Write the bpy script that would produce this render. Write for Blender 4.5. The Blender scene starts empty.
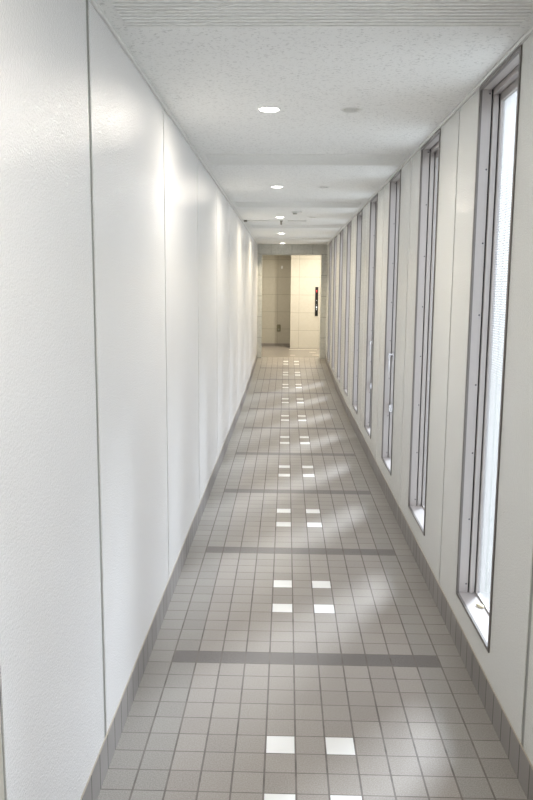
import bpy, bmesh, math, random
from mathutils import Vector, Matrix
random.seed(4)
SC = bpy.context.scene
COL = SC.collection
T = .108            # floor tile module
XW = .7032          # half width of the corridor
H = 2.50            # ceiling height
ZP = 2.485          # underside of ceiling bead
YE = 15.60          # end of corridor
YB = -2.6           # corridor behind the viewpoint

# ------------------------------------------------------------------ materials
class NT:
    def __init__(s, name):
        s.m = bpy.data.materials.new(name); s.m.use_nodes = True
        s.t = s.m.node_tree; s.n = s.t.nodes; s.l = s.t.links
        s.b = s.n['Principled BSDF']; s.out = s.n['Material Output']
    def new(s, typ, **kw):
        nd = s.n.new(typ)
        for k, v in kw.items(): setattr(nd, k, v)
        return nd
    def put(s, sock, v):
        if hasattr(v, 'links') or isinstance(v, bpy.types.NodeSocket): s.l.new(v, sock)
        else: sock.default_value = v
    def f(s, op, a, b=None, c=None):
        nd = s.new('ShaderNodeMath', operation=op)
        s.put(nd.inputs[0], a)
        if b is not None: s.put(nd.inputs[1], b)
        if c is not None: s.put(nd.inputs[2], c)
        return nd.outputs[0]
    def xyz(s):
        tc = s.new('ShaderNodeTexCoord'); sp = s.new('ShaderNodeSeparateXYZ')
        s.l.new(tc.outputs['Object'], sp.inputs[0])
        return tc.outputs['Object'], sp.outputs[0], sp.outputs[1], sp.outputs[2]
    def comb(s, x, y, z=0.):
        nd = s.new('ShaderNodeCombineXYZ')
        s.put(nd.inputs[0], x); s.put(nd.inputs[1], y); s.put(nd.inputs[2], z)
        return nd.outputs[0]
    def noise(s, vec, scale, detail=2., rough=.5):
        nd = s.new('ShaderNodeTexNoise'); s.l.new(vec, nd.inputs['Vector'])
        nd.inputs['Scale'].default_value = scale; nd.inputs['Detail'].default_value = detail
        nd.inputs['Roughness'].default_value = rough
        return nd.outputs['Fac']
    def scale(s, vec, v3):
        nd = s.new('ShaderNodeVectorMath', operation='MULTIPLY')
        s.l.new(vec, nd.inputs[0]); nd.inputs[1].default_value = v3
        return nd.outputs[0]
    def mix(s, fac, a, b):
        nd = s.new('ShaderNodeMix', data_type='RGBA')
        s.put(nd.inputs[0], fac)
        for k, v in ((6, a), (7, b)):
            if isinstance(v, tuple): nd.inputs[k].default_value = (*v, 1)
            else: s.l.new(v, nd.inputs[k])
        return nd.outputs[2]
    def mul(s, a, v):
        nd = s.new('ShaderNodeMix', data_type='RGBA', blend_type='MULTIPLY')
        nd.inputs[0].default_value = 1; s.l.new(a, nd.inputs[6]) if not isinstance(a, tuple) else s.put(nd.inputs[6], (*a, 1))
        s.l.new(v, nd.inputs[7]); return nd.outputs[2]
    def ramp(s, fac, lo, hi):
        nd = s.new('ShaderNodeMapRange'); s.l.new(fac, nd.inputs[0])
        nd.inputs[1].default_value = lo; nd.inputs[2].default_value = hi
        return nd.outputs[0]
    def bump(s, h, dist, strength=1.):
        nd = s.new('ShaderNodeBump'); s.l.new(h, nd.inputs['Height'])
        nd.inputs['Distance'].default_value = dist; nd.inputs['Strength'].default_value = strength
        s.l.new(nd.outputs[0], s.b.inputs['Normal'])
    def col(s, c):
        if isinstance(c, tuple): s.b.inputs['Base Color'].default_value = (*c, 1)
        else: s.l.new(c, s.b.inputs['Base Color'])
    def set(s, **kw):
        for k, v in kw.items():
            s.put(s.b.inputs[{'rough': 'Roughness', 'metal': 'Metallic', 'spec': 'Specular IOR Level', 'coat': 'Coat Weight', 'coatr': 'Coat Roughness'}[k]], v)
        return s

def plain(name, c, rough=.5, metal=0., var=.04, sc=60., bmp=0.):
    q = NT(name); o, x, y, z = q.xyz()
    n = q.noise(o, sc, 3)
    q.col(q.mix(n, tuple(max(0, v*(1-var)) for v in c), tuple(min(1, v*(1+var)) for v in c)))
    q.set(rough=rough, metal=metal)
    if bmp: q.bump(n, bmp, .5)
    return q.m

def m_paint(name, c, dist=.0045, rough=.22):
    """stippled (orange peel) gloss paint on wall panels"""
    q = NT(name); o, x, y, z = q.xyz()
    a = q.noise(o, 190., 2., .6); big = q.noise(o, 1.1, 2.)
    vo = q.new('ShaderNodeTexVoronoi'); q.l.new(o, vo.inputs['Vector']); vo.inputs['Scale'].default_value = 120.
    hh = q.f('ADD', q.f('MULTIPLY', a, .7), q.f('MULTIPLY', vo.outputs['Distance'], .25))
    q.col(q.mix(big, tuple(v*.975 for v in c), tuple(min(1, v*1.02) for v in c)))
    q.set(rough=rough, spec=.5)
    q.bump(hh, dist, .55)
    return q.m

def m_ceiling():
    """white mineral fibre board with small worm-eaten pits"""
    q = NT('mineral_fibre_board'); o, x, y, z = q.xyz()
    w = q.noise(q.scale(o, (.9, 1., 1.)), 95., 2.6, .6)
    fine = q.noise(o, 260., 2.)
    gate = q.noise(o, 21., 1.)
    t1 = q.f('MULTIPLY', q.ramp(w, .56, .64), q.ramp(gate, .2, .5))
    t2 = q.ramp(fine, .66, .74)
    pit = q.f('MINIMUM', q.f('ADD', t1, q.f('MULTIPLY', t2, .5)), 1.)
    q.col(q.mix(pit, (.83, .83, .815), (.64, .64, .625)))
    q.set(rough=.9, spec=.2)
    q.bump(q.f('SUBTRACT', 1., pit), .0005, .5)
    return q.m

def cellmask(q, t, half):
    fr = q.f('FRACT', t)
    return q.f('GREATER_THAN', q.f('ABSOLUTE', q.f('SUBTRACT', fr, .5)), .5-half)

def m_floor():
    q = NT('porcelain_floor_tiles'); o, x, y, z = q.xyz()
    u = q.f('ADD', q.f('DIVIDE', x, T), .5)
    near = q.f('LESS_THAN', y, 3.14-T)
    yy = q.f('MULTIPLY_ADD', near, T, y)
    v = q.f('DIVIDE', q.f('SUBTRACT', yy, 3.14), T)
    i = q.f('FLOOR', u); j = q.f('FLOOR', v)
    m = q.f('FLOORED_MODULO', j, 13.)
    ai = q.f('ABSOLUTE', i)
    isdark = q.f('MULTIPLY', q.f('COMPARE', m, 0., .1), q.f('LESS_THAN', ai, 5.5))
    isw = q.f('MULTIPLY', q.f('COMPARE', ai, 1., .1), q.f('ADD', q.f('COMPARE', m, 5., .1), q.f('COMPARE', m, 8., .1)))
    gx = cellmask(q, u, .030); gy = cellmask(q, v, .020)
    grout = q.f('MAXIMUM', gx, gy)
    wn = q.new('ShaderNodeTexWhiteNoise', noise_dimensions='2D'); q.l.new(q.comb(i, j), wn.inputs['Vector'])
    rnd = wn.outputs['Value']
    speck = q.noise(o, 210., 2.5, .75); cloud = q.noise(o, 3., 3.)
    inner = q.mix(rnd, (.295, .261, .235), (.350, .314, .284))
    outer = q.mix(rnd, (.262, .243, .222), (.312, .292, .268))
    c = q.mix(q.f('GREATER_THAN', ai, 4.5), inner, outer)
    c = q.mix(isdark, c, (.098, .084, .082))
    c = q.mix(q.f('MULTIPLY', q.ramp(speck, .36, .64), .8), q.mix(.18, c, (.1, .1, .1)), q.mix(.22, c, (.78, .75, .70)))
    c = q.mix(isw, c, (.94, .94, .93))
    stain = q.ramp(q.noise(o, 13., 4.), .45, .7)
    gc = q.mix(stain, (.205, .185, .170), (.135, .121, .110))
    c = q.mix(grout, c, gc)
    c = q.mix(q.f('MULTIPLY', q.ramp(cloud, .5, .75), .10), c, (.25, .22, .2))
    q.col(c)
    q.set(rough=q.f('ADD', q.f('MULTIPLY', grout, .4), .36), spec=.45)
    q.bump(q.f('ADD', q.f('SUBTRACT', 1., grout), q.f('MULTIPLY', speck, .3)), .0007, .7)
    return q.m

def m_skirt():
    q = NT('skirting_tiles'); o, x, y, z = q.xyz()
    v = q.f('DIVIDE', q.f('SUBTRACT', y, 3.14), T)
    g = cellmask(q, v, .035)
    v2 = q.f('DIVIDE', q.f('SUBTRACT', y, 2.350), 1.40)
    g2 = cellmask(q, q.f('ADD', v2, .5), .0016)
    wn = q.new('ShaderNodeTexWhiteNoise', noise_dimensions='1D'); q.l.new(q.f('FLOOR', v), wn.inputs['W'])
    sp = q.noise(o, 300., 3.)
    c = q.mix(wn.outputs['Value'], (.265, .243, .227), (.325, .300, .281))
    c = q.mix(q.f('MULTIPLY', sp, .3), c, (.12, .11, .1))
    c = q.mix(g, c, (.08, .072, .065)); c = q.mix(g2, c, (.03, .03, .03))
    q.col(c); q.set(rough=.5); q.bump(q.f('SUBTRACT', 1., g), .0012, .6)
    return q.m

def m_marble(name, base, vein, ox, wx, joint, axis=0, rough=.16):
    q = NT(name); o, x, y, z = q.xyz()
    h = x if axis == 0 else y
    g = q.f('MAXIMUM', cellmask(q, q.f('ADD', q.f('DIVIDE', q.f('SUBTRACT', h, ox), wx), 0.), .006),
            cellmask(q, q.f('DIVIDE', q.f('SUBTRACT', z, .2), .42), .008))
    n = q.noise(o, 2.3, 6., .65); n2 = q.noise(o, 9., 5., .6)
    ve = q.f('SUBTRACT', 1., q.ramp(q.f('ABSOLUTE', q.f('SUBTRACT', n2, .5)), 0., .05))
    c = q.mix(n, tuple(v*.9 for v in base), base)
    c = q.mix(q.f('MULTIPLY', ve, .4), c, vein)
    c = q.mix(g, c, joint)
    q.col(c); q.set(rough=rough)
    return q.m

def m_glass():
    """ribbed translucent window glass: fine horizontal ribs"""
    q = NT('ribbed_glass'); o, x, y, z = q.xyz()
    w = q.f('MULTIPLY_ADD', q.f('SINE', q.f('MULTIPLY', z, 2*math.pi/.0105)), .5, .5)
    tr = q.new('ShaderNodeBsdfTransparent'); tl = q.new('ShaderNodeBsdfTranslucent'); gl = q.new('ShaderNodeBsdfGlossy')
    q.l.new(q.mix(w, (.50, .54, .535), (.78, .81, .80)), tr.inputs[0])
    q.l.new(q.mix(w, (.53, .545, .55), (.84, .85, .86)), tl.inputs[0])
    gl.inputs['Roughness'].default_value = .12
    lw = q.new('ShaderNodeLayerWeight'); lw.inputs[0].default_value = .5
    a = q.new('ShaderNodeMixShader'); b = q.new('ShaderNodeMixShader')
    a.inputs[0].default_value = .15
    q.l.new(tr.outputs[0], a.inputs[1]); q.l.new(tl.outputs[0], a.inputs[2])
    q.l.new(q.f('MULTIPLY_ADD', q.f('POWER', lw.outputs['Facing'], 2.), .85, .04), b.inputs[0])
    q.l.new(a.outputs[0], b.inputs[1]); q.l.new(gl.outputs[0], b.inputs[2])
    q.l.new(b.outputs[0], q.out.inputs[0])
    q.n.remove(q.b)
    return q.m

def m_emit(name, c, s, off=(.05, .05, .05)):
    q = NT(name); q.col(off); q.b.inputs['Emission Color'].default_value = (*c, 1)
    q.b.inputs['Emission Strength'].default_value = s
    return q.m

M = {}
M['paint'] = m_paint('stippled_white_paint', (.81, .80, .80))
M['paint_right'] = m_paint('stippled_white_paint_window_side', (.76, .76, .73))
M['ceiling'] = m_ceiling()
M['ribs'] = plain('ribbed_mineral_board', (.82, .82, .80), .9, 0, .10, 70)
M['floor'] = m_floor()
M['skirt'] = m_skirt()
M['joint'] = plain('grey_sealant', (.27, .27, .25), .7)
M['bead'] = plain('white_bead', (.72, .72, .70), .45)
M['skirt_highlight'] = plain('skirting_top_highlight', (.42, .37, .30), .5)  # paler strip paints a highlight along the skirting top
M['frame'] = plain('shaded_grey_aluminium', (.20, .185, .175), .38, .55, .06)  # grey-brown face, darkened to paint in its unlit look
M['lining'] = plain('satin_aluminium', (.49, .458, .445), .42, .35, .03)
M['rubber'] = plain('black_gasket', (.03, .03, .03), .6)
M['glass'] = m_glass()
M['screw'] = plain('screw_steel', (.16, .15, .16), .35, .8)
M['chrome'] = plain('polished_handle_metal', (.80, .80, .82), .25, .7)
M['marble'] = m_marble('grey_marble_portal', (.60, .60, .56), (.38, .39, .36), -.01, .42, (.25, .25, .23))
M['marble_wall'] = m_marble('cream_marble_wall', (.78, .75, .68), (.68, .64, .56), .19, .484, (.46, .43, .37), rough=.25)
M['marble_shaded'] = m_marble('shaded_marble_recess', (.50, .48, .42), (.42, .40, .34), -.325, .484, (.26, .25, .2), rough=.3)  # darker copy of the lobby marble, recess shade painted into the colour
M['granite'] = plain('grey_lobby_granite', (.30, .275, .25), .25, 0, .15, 120)
M['pale_stone'] = plain('pale_stone_inlay', (.74, .70, .62), .25, 0, .06, 120)
M['trimwhite'] = plain('white_lamp_ring', (.82, .82, .80), .4)
M['reflector'] = plain('grey_lamp_reflector', (.74, .74, .70), .35, .3)
M['lamp'] = m_emit('lit_lamp_lens', (1., .97, .90), 9.)
M['greybox'] = plain('olive_grey_plastic', (.20, .19, .12), .5)
M['black'] = plain('black_gloss_panel', (.006, .006, .006), .45)
M['red'] = m_emit('red_lit_display', (1., .02, .04), .9)
M['whitelit'] = m_emit('white_lit_button', (.9, .95, 1.), .8)
M['darkmetal'] = plain('dark_bracket_metal', (.30, .29, .25), .5, .4)
M['board'] = plain('grey_strip_paint', (.52, .51, .47), .6)
M['scrap'] = plain('pale_yellow_paper', (.80, .74, .55), .8, 0, .1, 90)
M['jamb'] = plain('beige_steel_jamb', (.50, .47, .41), .5)
M['outer'] = plain('light_block_render', (.45, .45, .43), .8)

# ------------------------------------------------------------------ helpers
def box(bm, x0, x1, y0, y1, z0, z1):
    v = [bm.verts.new(p) for p in ((x0,y0,z0),(x1,y0,z0),(x1,y1,z0),(x0,y1,z0),(x0,y0,z1),(x1,y0,z1),(x1,y1,z1),(x0,y1,z1))]
    for f in ((0,3,2,1),(4,5,6,7),(0,1,5,4),(1,2,6,5),(2,3,7,6),(3,0,4,7)): bm.faces.new([v[k] for k in f])

def prism(bm, prof, fn):
    """closed profile (list of 2-tuples) swept between fn(p, 0) and fn(p, 1)"""
    a = [bm.verts.new(fn(p, 0)) for p in prof]; b = [bm.verts.new(fn(p, 1)) for p in prof]
    n = len(prof)
    for k in range(n): bm.faces.new((a[k], a[(k+1) % n], b[(k+1) % n], b[k]))
    bm.faces.new(a[::-1]); bm.faces.new(b)

def lathe(bm, prof, c, n=32, cap=False):
    rings = []
    for r, z in prof:
        rings.append([bm.verts.new((c[0]+r*math.cos(2*math.pi*k/n), c[1]+r*math.sin(2*math.pi*k/n), c[2]+z)) for k in range(n)])
    for a, b in zip(rings, rings[1:]):
        for k in range(n): bm.faces.new((a[k], a[(k+1) % n], b[(k+1) % n], b[k]))
    if cap: bm.faces.new(rings[-1]); bm.faces.new(rings[0][::-1])

def obj(name, bm, mat, parent=None, bevel=0., smooth=False):
    bmesh.ops.recalc_face_normals(bm, faces=bm.faces)
    me = bpy.data.meshes.new(name); bm.to_mesh(me); bm.free()
    me.materials.append(mat)
    if smooth:
        for p in me.polygons: p.use_smooth = True
    o = bpy.data.objects.new(name, me); COL.objects.link(o)
    if parent: o.parent = parent
    if bevel:
        b = o.modifiers.new('bevel', 'BEVEL'); b.width = bevel; b.segments = 2; b.limit_method = 'ANGLE'
    return o

def struct(o, label=None):
    o['kind'] = 'structure'
    if label: o['label'] = label
    return o

def thing(name, label, cat, loc, group=None):
    o = bpy.data.objects.new(name, None); COL.objects.link(o); o.location = loc
    o.empty_display_size = .05
    o['label'] = label; o['category'] = cat
    if group: o['group'] = group
    return o

def copy_thing(src, loc, label, group=None):
    r = src.copy(); COL.objects.link(r); r.location = loc; r['label'] = label
    if group: r['group'] = group
    for ch in src.children:
        c = ch.copy(); COL.objects.link(c); c.parent = r
    return r

# ------------------------------------------------------------------ floor, with the gentle ramp at the far end
RT = [(YB, 0.), (10.2, 0.), (11., .012), (12., .036), (12.9, .06), (13.7, .088), (14.4, .112), (15.1, .142), (YE, .188), (15.75, .200)]
def rz(y):
    for (a, za), (b, zb) in zip(RT, RT[1:]):
        if a <= y <= b: return za + (zb-za)*(y-a)/(b-a)
    return .2
bm = bmesh.new()
for (a, za), (b, zb) in zip(RT[:-1], RT[1:]):
    prism(bm, [(a, za), (b, zb), (b, -.12), (a, -.12)], lambda p, s: ((-.85, .85)[s], p[0], p[1]))
bmesh.ops.remove_doubles(bm, verts=bm.verts, dist=1e-5)
floor = struct(obj('floor', bm, M['floor']), 'corridor floor of small beige-grey tiles with dark stripes and white inset tiles')

# ------------------------------------------------------------------ ceiling (grid with round fixture holes), ribbed panels, beads
LIT = [3.86, 6.745, 9.63, 12.51, 15.28]
UNLIT = [3.87, 6.76, 9.62]
holes = [(-.2, y) for y in LIT] + [(.2, y) for y in UNLIT]
hs = .038
xs = sorted({-.85, .85, -.2-hs, -.2+hs, .2-hs, .2+hs})
ys = sorted({YB-.2, YE+.02} | {y-hs for _, y in holes} | {y+hs for _, y in holes})
bm = bmesh.new()
for a, b in zip(xs, xs[1:]):
    for c, d in zip(ys, ys[1:]):
        mx, my = (a+b)/2, (c+d)/2
        if any(abs(mx-hx) < hs and abs(my-hy) < hs for hx, hy in holes): continue
        vs = [bm.verts.new(p) for p in ((a,c,H),(b,c,H),(b,d,H),(a,d,H))]; bm.faces.new(vs)
bmesh.ops.remove_doubles(bm, verts=bm.verts, dist=1e-5)
r_ = bmesh.ops.extrude_face_region(bm, geom=bm.faces[:])
for v in [g for g in r_['geom'] if isinstance(g, bmesh.types.BMVert)]: v.co.z += .02
ceiling = struct(obj('ceiling', bm, M['ceiling']), 'white speckled mineral board corridor ceiling')
bm = bmesh.new(); box(bm, -1.0, 1.0, YB-.2, YE+.02, 2.62, 2.70)
obj('light_block_slab', bm, M['outer'], ceiling)  # unseen slab, added above the ceiling boards to block light
for k in range(-1, 5):
    far = 2.668 + 2.87*k
    bm = bmesh.new(); n = 15; w = .43/n
    for i in range(n):
        y1 = far - i*w; y0 = y1 - w*.66
        prism(bm, [(y0, H+.002), (y1, H+.002), (y1-.003, H-.008), (y0+.003, H-.008)], lambda p, s: ((-.645, .645)[s], p[0], p[1]))
    box(bm, -.645, .645, far-.43, far, H-.0015, H+.002)
    obj('ribbed_panel', bm, M['ribs'], ceiling)
for n, sx in ((1, -1), (2, 1)):
    bm = bmesh.new()
    xa, xb = sorted((sx*XW, sx*(XW-.012)))
    box(bm, xa, xb, YB, YE, ZP, H)
    struct(obj('trim_%d' % n, bm, M['bead'], bevel=.003), 'thin white bead along the top of the %s wall' % ('left' if sx < 0 else 'right'))

# ------------------------------------------------------------------ walls
JY = [2.375+1.40*k for k in range(-4, 10)]
def panel_edges(y0, y1):
    e = [y0] + [j for j in JY if y0+.05 < j < y1-.05] + [y1]
    return list(zip(e, e[1:]))
def gap(y): return .016 if abs(y-2.375) < .01 else .009
YP = 1.49
bm = bmesh.new()
for a, b in panel_edges(YP, YE+.02):
    box(bm, -XW-.012, -XW, a+gap(a), b-gap(b), 0, ZP+.01)
wl = struct(obj('wall_left', bm, M['paint']), 'long left wall of stippled glossy white panels')
bm = bmesh.new(); box(bm, -XW-.15, -XW-.003, YB, YE+.02, -.1, 2.62)
obj('joint_backing', bm, M['joint'], wl)
bm = bmesh.new(); box(bm, -XW-.02, -XW+.001, YB, YP-.004, 0, ZP+.01)
struct(obj('trim_3', bm, M['jamb'], bevel=.002), 'beige panel edge beside the nearest left wall panel')

WZ0, WZ1, WWID = .238, 2.4825, .577
WY = [2.808+1.41*k for k in range(-2, 9)]
def wall_pieces(bm, x0, x1, y0, y1, grow=0.):
    """wall slab between y0 and y1 with the window openings left out"""
    cur = y0
    for w in WY:
        a, b = w+grow, w+WWID-grow
        if b <= y0 or a >= y1: continue
        if a > cur: box(bm, x0, x1, cur, a, 0, ZP+.01)
        box(bm, x0, x1, max(a, cur), min(b, y1), 0, WZ0+grow)
        box(bm, x0, x1, max(a, cur), min(b, y1), WZ1-grow, ZP+.01)
        cur = b
    if cur < y1: box(bm, x0, x1, cur, y1, 0, ZP+.01)
bm = bmesh.new()
for a, b in panel_edges(YB, YE+.02):
    wall_pieces(bm, XW, XW+.010, a+gap(a), b-gap(b), .002)
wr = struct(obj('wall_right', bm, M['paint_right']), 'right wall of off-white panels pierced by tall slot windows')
bm = bmesh.new(); wall_pieces(bm, XW+.003, XW+.10, YB, YE+.02, .004)
box(bm, XW+.003, XW+.10, YB, YE+.02, ZP+.01, 2.62)
obj('joint_backing', bm, M['joint'], wr)
bm = bmesh.new(); box(bm, -.85, .80, YB-.1, YB, -.1, 2.62)
struct(obj('wall_back', bm, M['paint']), 'plain end wall behind the viewpoint')

# baseboards follow the ramp
for side, sx in (('left', -1), ('right', 1)):
    bm = bmesh.new(); bc = bmesh.new()
    for (a, za), (b, zb) in zip(RT[:-2], RT[1:-1]):
        x0, x1 = sx*(XW+.001), sx*(XW-.004)
        prism(bm, [(a, za-.01), (b, zb-.01), (b, zb+.124), (a, za+.124)], lambda p, s: ((x0, x1)[s], p[0], p[1]))
        prism(bc, [(a, za+.124), (b, zb+.124), (b, zb+.128), (a, za+.128)], lambda p, s: ((x0, x1)[s], p[0], p[1]))
    o = struct(obj('baseboard_'+side, bm, M['skirt']), 'brown-grey tiled skirting along the %s wall' % side)
    obj('top_highlight', bc, M['skirt_highlight'], o)

# ------------------------------------------------------------------ windows
def ring(bm, x0, x1, ya, yb, za, zb, t, tz=None):
    """rectangular ring (opening in y,z); outer ya..yb, za..zb, thickness t"""
    tz = t if tz is None else tz
    box(bm, x0, x1, ya, ya+t, za, zb); box(bm, x0, x1, yb-t, yb, za, zb)
    box(bm, x0, x1, ya+t, yb-t, zb-tz, zb); box(bm, x0, x1, ya+t, yb-t, za, za+tz)
names = {0: 1, 1: 2, 2: 3, 3: 4, 4: 5, 5: 6, 6: 7, 7: 8, 8: 9, -1: 10, -2: 11}
ordw = ['nearest', 'second', 'third', 'fourth', 'fifth', 'sixth', 'seventh', 'eighth', 'ninth and farthest']
frame_src = None
for idx, w in enumerate(WY):
    k = idx-2; n = names[k]
    root = bpy.data.objects.new('window_%d' % n, None); COL.objects.link(root)
    root.location = (XW, w, WZ0); root['kind'] = 'structure'
    root['label'] = ('%s slot window in the right wall, tall narrow grey aluminium' % ordw[k]) if k >= 0 else 'slot window beside or behind the viewpoint'
    if k in (2, 3): root['label'] += ' with lever handle'
    Hh = WZ1-WZ0; W_ = WWID
    if frame_src is None:
        P = []
        bm = bmesh.new(); ring(bm, -.006, .006, 0, W_, 0, Hh, .015, .015)
        P.append(obj('frame', bm, M['frame'], root, bevel=.0015))
        bm = bmesh.new(); ring(bm, .006, .046, .003, W_-.003, .003, Hh-.003, .008)
        P.append(obj('lining', bm, M['lining'], root))
        bm = bmesh.new(); ring(bm, .046, .052, .003, W_-.003, .003, Hh-.003, .004)
        ring(bm, .076, .081, .003, W_-.003, .003, Hh-.003, .006)
        P.append(obj('gasket', bm, M['rubber'], root))
        bm = bmesh.new()
        box(bm, .052, .076, .003, .018, .003, Hh-.003); box(bm, .052, .076, W_-.018, W_-.003, .003, Hh-.003)
        box(bm, .052, .076, .018, W_-.018, Hh-.030, Hh-.003)
        P.append(obj('inner_ledge', bm, M['lining'], root, bevel=.002))
        bm = bmesh.new()
        box(bm, .081, .100, .003, .024, .003, Hh-.003); box(bm, .081, .100, W_-.024, W_-.003, .003, Hh-.003)
        box(bm, .081, .100, .024, W_-.024, Hh-.058, Hh-.003); box(bm, .081, .100, .024, W_-.024, .003, .022)
        P.append(obj('sash', bm, M['lining'], root, bevel=.0015))
        bm = bmesh.new(); box(bm, .006, .081, .011, W_-.011, .003, .014)
        P.append(obj('sill', bm, M['lining'], root, bevel=.001))
        bm = bmesh.new(); box(bm, .089, .093, .022, W_-.022, .020, Hh-.056)
        P.append(obj('glass_pane', bm, M['glass'], root))
        frame_src = P
        bm = bmesh.new()
        lathe(bm, [(.0001, -.0022), (.0035, -.0018), (.0045, 0.), (.0045, .002)], (0, 0, 0), 12)
        for v in bm.verts: v.co = Vector((v.co.x, v.co.z, v.co.y))
        screw0 = obj('screw', bm, M['screw'], root, smooth=True); screw0.location = (.038, W_-.0105, .05)
        screws = True
    else:
        for s_ in frame_src:
            c = s_.copy(); COL.objects.link(c); c.parent = root
    if -1 <= k <= 5:
        for i in range(8):
            if k == -1 and i: break
            c = screw0.copy(); COL.objects.link(c); c.parent = root
            c.location = (.038, W_-.0105, .055+.309*i)
    if k in (2, 3):
        yh = W_-.050
        bm = bmesh.new()
        box(bm, .060, .084, yh-.012, yh+.012, .82, .90)                    # mounting plate
        box(bm, .020, .066, yh-.007, yh+.007, .866, .882)                   # arm coming out from the sash
        prism(bm, [(.020, .882), (.032, .882), (.030, .735), (.024, .735)], lambda p, s: (p[0], yh+(-.008, .008)[s], p[1]))
        obj('lever_handle', bm, M['chrome'], root, bevel=.002)
        bm = bmesh.new()
        box(bm, .058, .084, yh-.013, yh+.013, .395, .475); box(bm, .036, .060, yh-.008, yh+.008, .405, .462)
        obj('catch', bm, M['chrome'], root, bevel=.002)

# ------------------------------------------------------------------ marble portal and lift lobby
ox0, ox1, oz = -.612, .585, 2.285
LX0, LX1 = -1.55, 1.60
YR, YL = 18.2, 18.8
bm = bmesh.new()
box(bm, -.86, ox0, YE, YE+.15, .10, 2.75); box(bm, ox1, .86, YE, YE+.15, .10, 2.75); box(bm, ox0, ox1, YE, YE+.15, oz, 2.75)
struct(obj('wall_end', bm, M['marble'], bevel=.002), 'grey marble portal framing the opening at the corridor end')
bm = bmesh.new()
box(bm, LX0-.1, -.86, YE, YE+.15, .1, 2.75); box(bm, .86, LX1+.1, YE, YE+.15, .1, 2.75)
box(bm, LX0-.1, LX0, YE+.15, YL+.1, .1, 2.75); box(bm, LX1, LX1+.1, YE+.15, YR+.1, .1, 2.75)
struct(obj('wall_lobby', bm, M['marble_wall']), 'side walls of the small lobby beyond the portal')
bm = bmesh.new(); box(bm, -.011, LX1, YR, YR+.75, .15, 2.75)
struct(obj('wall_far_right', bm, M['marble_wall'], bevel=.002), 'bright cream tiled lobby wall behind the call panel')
bm = bmesh.new(); box(bm, LX0, -.011, YL, YL+.12, .15, 2.75)
struct(obj('wall_far_left', bm, M['marble_shaded']), 'tiled recess wall beyond the portal, its shade painted in as darker beige')
bm = bmesh.new(); box(bm, LX0, -.013, YL-.012, YL, .2, .262)
struct(obj('baseboard_recess', bm, M['skirt']), 'dark skirting at the foot of the recess wall')
bm = bmesh.new(); box(bm, LX0, LX1, 15.75, YL+.1, .08, .200)
fl = struct(obj('floor_lobby', bm, M['granite']), 'smooth grey stone lobby floor')
bm = bmesh.new()
for a in ((.02, .62, 17.72, 17.80), (.42, .56, 17.0, 17.10), (.46, .60, 16.28, 16.36), (-.02, .09, 16.20, 16.29), (-.04, .08, 17.70, 17.82)):
    box(bm, a[0], a[1], a[2], a[3], .199, .2012)
obj('stone_inlay', bm, M['pale_stone'], fl)
bm = bmesh.new(); box(bm, LX0, LX1, YE+.15, YL+.1, 2.70, 2.80)
struct(obj('ceiling_lobby', bm, M['ceiling']), 'white lobby ceiling')

# call panel on the bright wall
t = thing('elevator_call_panel', 'tall narrow black lift call panel with red display on the bright end wall', 'call panel', (.606, YR, .967))
bm = bmesh.new(); box(bm, -.036, .036, -.020, 0, 0, .684); obj('body', bm, M['black'], t, bevel=.003)
bm = bmesh.new()   # lit floor digit 1
box(bm, -.004, .008, -.0225, -.0195, .555, .612)
prism(bm, [(-.004, .612), (-.004, .594), (-.018, .586), (-.018, .594)], lambda p, s: (p[0], (-.0225, -.0195)[s], p[1]))
obj('floor_display', bm, M['red'], t)
bm = bmesh.new(); box(bm, -.016, .016, -.0215, -.0195, .385, .455); obj('display_window', bm, plain('dark_red_window', (.022, .006, .007), .3), t)
for z, r in ((.365, .008), (.270, .004), (.150, .009)):
    bm = bmesh.new(); lathe(bm, [(r, .0195), (r, .0235)], (0, 0, 0), 16, True)
    for v in bm.verts: v.co = Vector((v.co.x, -v.co.z, v.co.y+z))
    obj('button', bm, M['whitelit'], t)
bm = bmesh.new()
prism(bm, [(-.013, .185), (.013, .185), (.013, .218), (0, .240), (-.013, .218)], lambda p, s: (p[0], (-.0235, -.0195)[s], p[1]))
obj('up_arrow_button', bm, M['whitelit'], t)

# outlet box and imitated lamp glint on the recess wall
t = thing('wall_outlet', 'small rounded olive-grey outlet box low on the shaded recess wall', 'outlet', (-.292, YL, .555))
bm = bmesh.new(); box(bm, -.046, .046, -.035, 0, 0, .175); obj('cover', bm, M['greybox'], t, bevel=.018)
bm = bmesh.new(); box(bm, -.022, .022, -.042, -.034, .03, .075); obj('flap', bm, M['darkmetal'], t, bevel=.004)
t = thing('wall_glint', 'tiny white glowing block imitating a lamp glint high on the shaded recess wall', 'glint', (-.228, YL, 2.085))  # added block with a glowing dot, imitating a lamp reflection on the marble
bm = bmesh.new(); box(bm, -.016, .016, -.012, 0, 0, .070); obj('cover', bm, M['trimwhite'], t, bevel=.004)
bm = bmesh.new(); lathe(bm, [(.010, .010), (.010, .018), (.004, .022)], (0, 0, 0), 16)
for v in bm.verts: v.co = Vector((v.co.x, -v.co.z, v.co.y+.022))
obj('glint_dot', bm, M['whitelit'], t)

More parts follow.
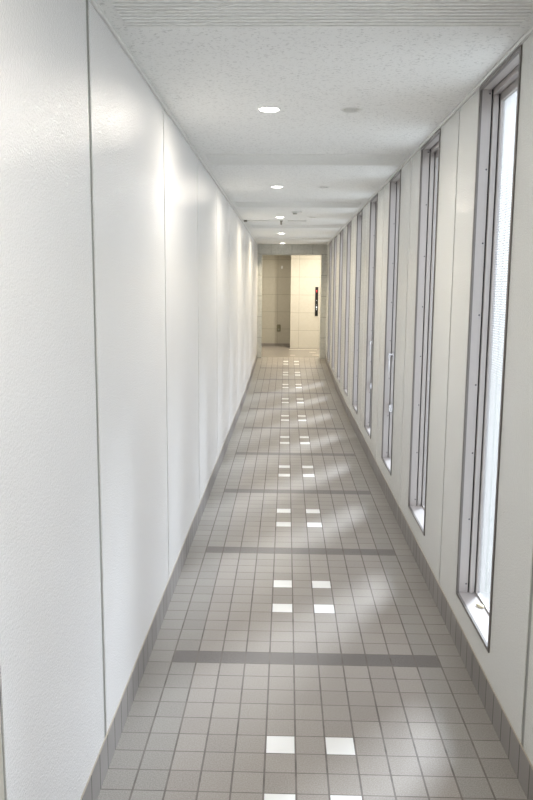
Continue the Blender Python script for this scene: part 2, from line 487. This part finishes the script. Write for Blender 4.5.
# ------------------------------------------------------------------ ceiling fixtures
def downlight(loc, lit, label, group):
    t = thing('ceiling_downlight', label, 'ceiling light', loc, group)
    bm = bmesh.new()
    lathe(bm, [(.057, .0005), (.0565, -.003), (.052, -.0045), (.047, -.003), (.0465, .004)], (0, 0, 0), 40)
    obj('trim_ring', bm, M['trimwhite'], t, smooth=True)
    bm = bmesh.new()
    d = .006 if lit else .030
    lathe(bm, [(.0466, .003), (.044, d), (.038, d+.012)], (0, 0, 0), 40)
    obj('reflector', bm, M['reflector'], t, smooth=True)
    bm = bmesh.new()
    if lit: lathe(bm, [(.001, -.0065), (.030, -.006), (.045, -.0045), (.0475, -.001), (.0475, .003)], (0, 0, 0), 40)
    else: lathe(bm, [(.001, .030), (.030, .032), (.040, .034)], (0, 0, 0), 40)
    obj('lens', bm, M['lamp'] if lit else M['reflector'], t, smooth=True)
    return t
ord5 = ['nearest and largest', 'second nearest', 'third nearest', 'fourth nearest', 'farthest, beside the marble portal, ']
labs = ['nearest of the lit round ceiling downlights, largest in view',
        'second lit round downlight from the viewer, just beyond the ribbed ceiling strip',
        'third lit round downlight from the viewer, just before the thin ceiling rail',
        'fourth lit round downlight from the viewer, beyond the thin ceiling rail',
        'farthest lit round downlight, just before the marble portal']
d0 = None
for y, lb in zip(LIT, labs):
    if d0 is None: d0 = downlight((-.2, y, H), True, lb, 'lit ceiling downlights')
    else: copy_thing(d0, (-.2, y, H), lb)
labs = ['nearest unlit grey downlight, right of the nearest lit lamp',
        'middle unlit downlight, right of the second lit lamp',
        'farthest unlit downlight, right of the third lit lamp']
u0 = None
for y, lb in zip(UNLIT, labs):
    if u0 is None: u0 = downlight((.2, y, H), False, lb, 'unlit ceiling downlights')
    else: copy_thing(u0, (.2, y, H), lb)

t = thing('smoke_detector', 'flat round smoke detector on the ceiling before the thin rail', 'smoke detector', (0, 8.95, H))
bm = bmesh.new(); lathe(bm, [(.060, 0), (.060, -.008), (.050, -.012), (.001, -.012)], (0, 0, 0), 32); obj('base', bm, M['bead'], t)
bm = bmesh.new(); lathe(bm, [(.026, -.015), (.024, -.030), (.001, -.032)], (-.02, 0, 0), 24); obj('sensing_head', bm, M['board'], t)

t = thing('ceiling_rail', 'thin rail across the ceiling behind the third lit downlight', 'rail', (0, 10.12, H))
bm = bmesh.new(); box(bm, -.640, -.215, -.006, .006, -.010, 0); box(bm, -.10, .14, -.02, .02, -.012, 0); obj('strip', bm, M['bead'], t, bevel=.001)
bm = bmesh.new(); box(bm, -.672, -.630, -.05, .05, -.020, 0); obj('end_bracket', bm, M['darkmetal'], t, bevel=.003)
bm = bmesh.new(); box(bm, -.205, -.165, -.012, .012, -.012, 0); lathe(bm, [(.014, -.012), (.012, -.05), (.004, -.056)], (-.187, 0, 0), 16); obj('hanging_hook', bm, M['darkmetal'], t)

# crumpled scrap on the nearest sill
bm = bmesh.new()
bmesh.ops.create_icosphere(bm, subdivisions=2, radius=1)
for v in bm.verts:
    q = random.uniform(.65, 1.2)
    v.co = Vector((v.co.x*.012*q, v.co.y*.024*q, max(v.co.z*.009*q, -.004)))
o = obj('paper_scrap', bm, M['scrap']); o.location = (.766, 3.215, WZ0+.0175); o.rotation_euler = (0, 0, .5)
o['label'] = 'small crumpled pale paper scrap on the nearest window sill'; o['category'] = 'litter'

# ------------------------------------------------------------------ lights
def area(name, loc, size, power, col, spread=170, rot=(0, 0, 0)):
    l = bpy.data.lights.new(name, 'AREA'); l.shape = 'DISK'; l.size = size; l.energy = power; l.color = col
    l.spread = math.radians(spread)
    o = bpy.data.objects.new(name, l); COL.objects.link(o); o.location = loc; o.rotation_euler = rot
    return o
LAMPS = [(-1.91, 6., (1., .93, .82), 175), (.975, 6.5, (1., .93, .82), 175), (LIT[0], 5.5, (1., .93, .82), 175), (LIT[1], 5., (1., .92, .78), 175),
         (LIT[2], 6.5, (1., .89, .69), 170), (LIT[3], 7., (1., .87, .64), 165), (LIT[4], 6., (1., .86, .62), 110)]
for y, pw, cl, sprd in LAMPS:
    area('downlight_lamp', (-.2, y, H-.008), .088, pw, cl, sprd)
area('lobby_fill_light', (.75, 17.0, 2.69), .12, 25., (1., .92, .76), 175)  # unseen light, added to wash the cream wall
area('lobby_fill_light', (-.8, 17.6, 2.69), .10, 7., (1., .90, .74), 150)  # second unseen light, added to lift the recess side

# sky: bright overcast, dimmer ground
w = bpy.data.worlds.new('sky'); SC.world = w; w.use_nodes = True
nt = w.node_tree; bg = nt.nodes['Background']
tc = nt.nodes.new('ShaderNodeTexCoord'); sp = nt.nodes.new('ShaderNodeSeparateXYZ'); nt.links.new(tc.outputs['Generated'], sp.inputs[0])
cr = nt.nodes.new('ShaderNodeValToRGB'); mr = nt.nodes.new('ShaderNodeMapRange')
mr.inputs[1].default_value = -1; mr.inputs[2].default_value = 1
nt.links.new(sp.outputs[2], mr.inputs[0]); nt.links.new(mr.outputs[0], cr.inputs[0])
e = cr.color_ramp.elements
e[0].position = .0; e[0].color = (.45, .45, .46, 1)
e[1].position = 1.; e[1].color = (.74, .77, 1., 1)
for p_, c_ in ((.46, (.56, .56, .57, 1)), (.52, (.76, .76, .78, 1)), (.62, (.91, .90, 1., 1))):
    x_ = e.new(p_); x_.color = c_
nt.links.new(cr.outputs[0], bg.inputs[0]); bg.inputs[1].default_value = 3.4
sl = bpy.data.lights.new('sun', 'SUN'); sl.energy = 18.; sl.angle = math.radians(14); sl.color = (.86, .87, 1.)
so = bpy.data.objects.new('sun', sl); COL.objects.link(so); so.location = (6, 12, 6)
so.rotation_euler = Vector((.555*.85, .832*.85, .53)).to_track_quat('Z', 'Y').to_euler()

# ------------------------------------------------------------------ camera
pi_, ya, ro = .147915, .025314, -.0078027
fw = Vector((-math.sin(ya)*math.cos(pi_), math.cos(ya)*math.cos(pi_), -math.sin(pi_)))
r = Vector((math.cos(ya), math.sin(ya), 0)); u = r.cross(fw)
c, s = math.cos(ro), math.sin(ro)
R_ = c*r - s*u; U_ = s*r + c*u
cam = bpy.data.cameras.new('camera'); co = bpy.data.objects.new('camera', cam); COL.objects.link(co)
co.matrix_world = Matrix(((R_.x, U_.x, -fw.x, -.10414), (R_.y, U_.y, -fw.y, 0), (R_.z, U_.z, -fw.z, 1.6446), (0, 0, 0, 1)))
cam.sensor_fit = 'VERTICAL'; cam.sensor_height = 24; cam.lens = 24*759.506/800; cam.clip_start = .02
SC.camera = co
SC.view_settings.view_transform = 'Standard'; SC.view_settings.look = 'None'; SC.view_settings.gamma = 1
SC.view_settings.use_curve_mapping = False
SC.view_settings.exposure = 1.0
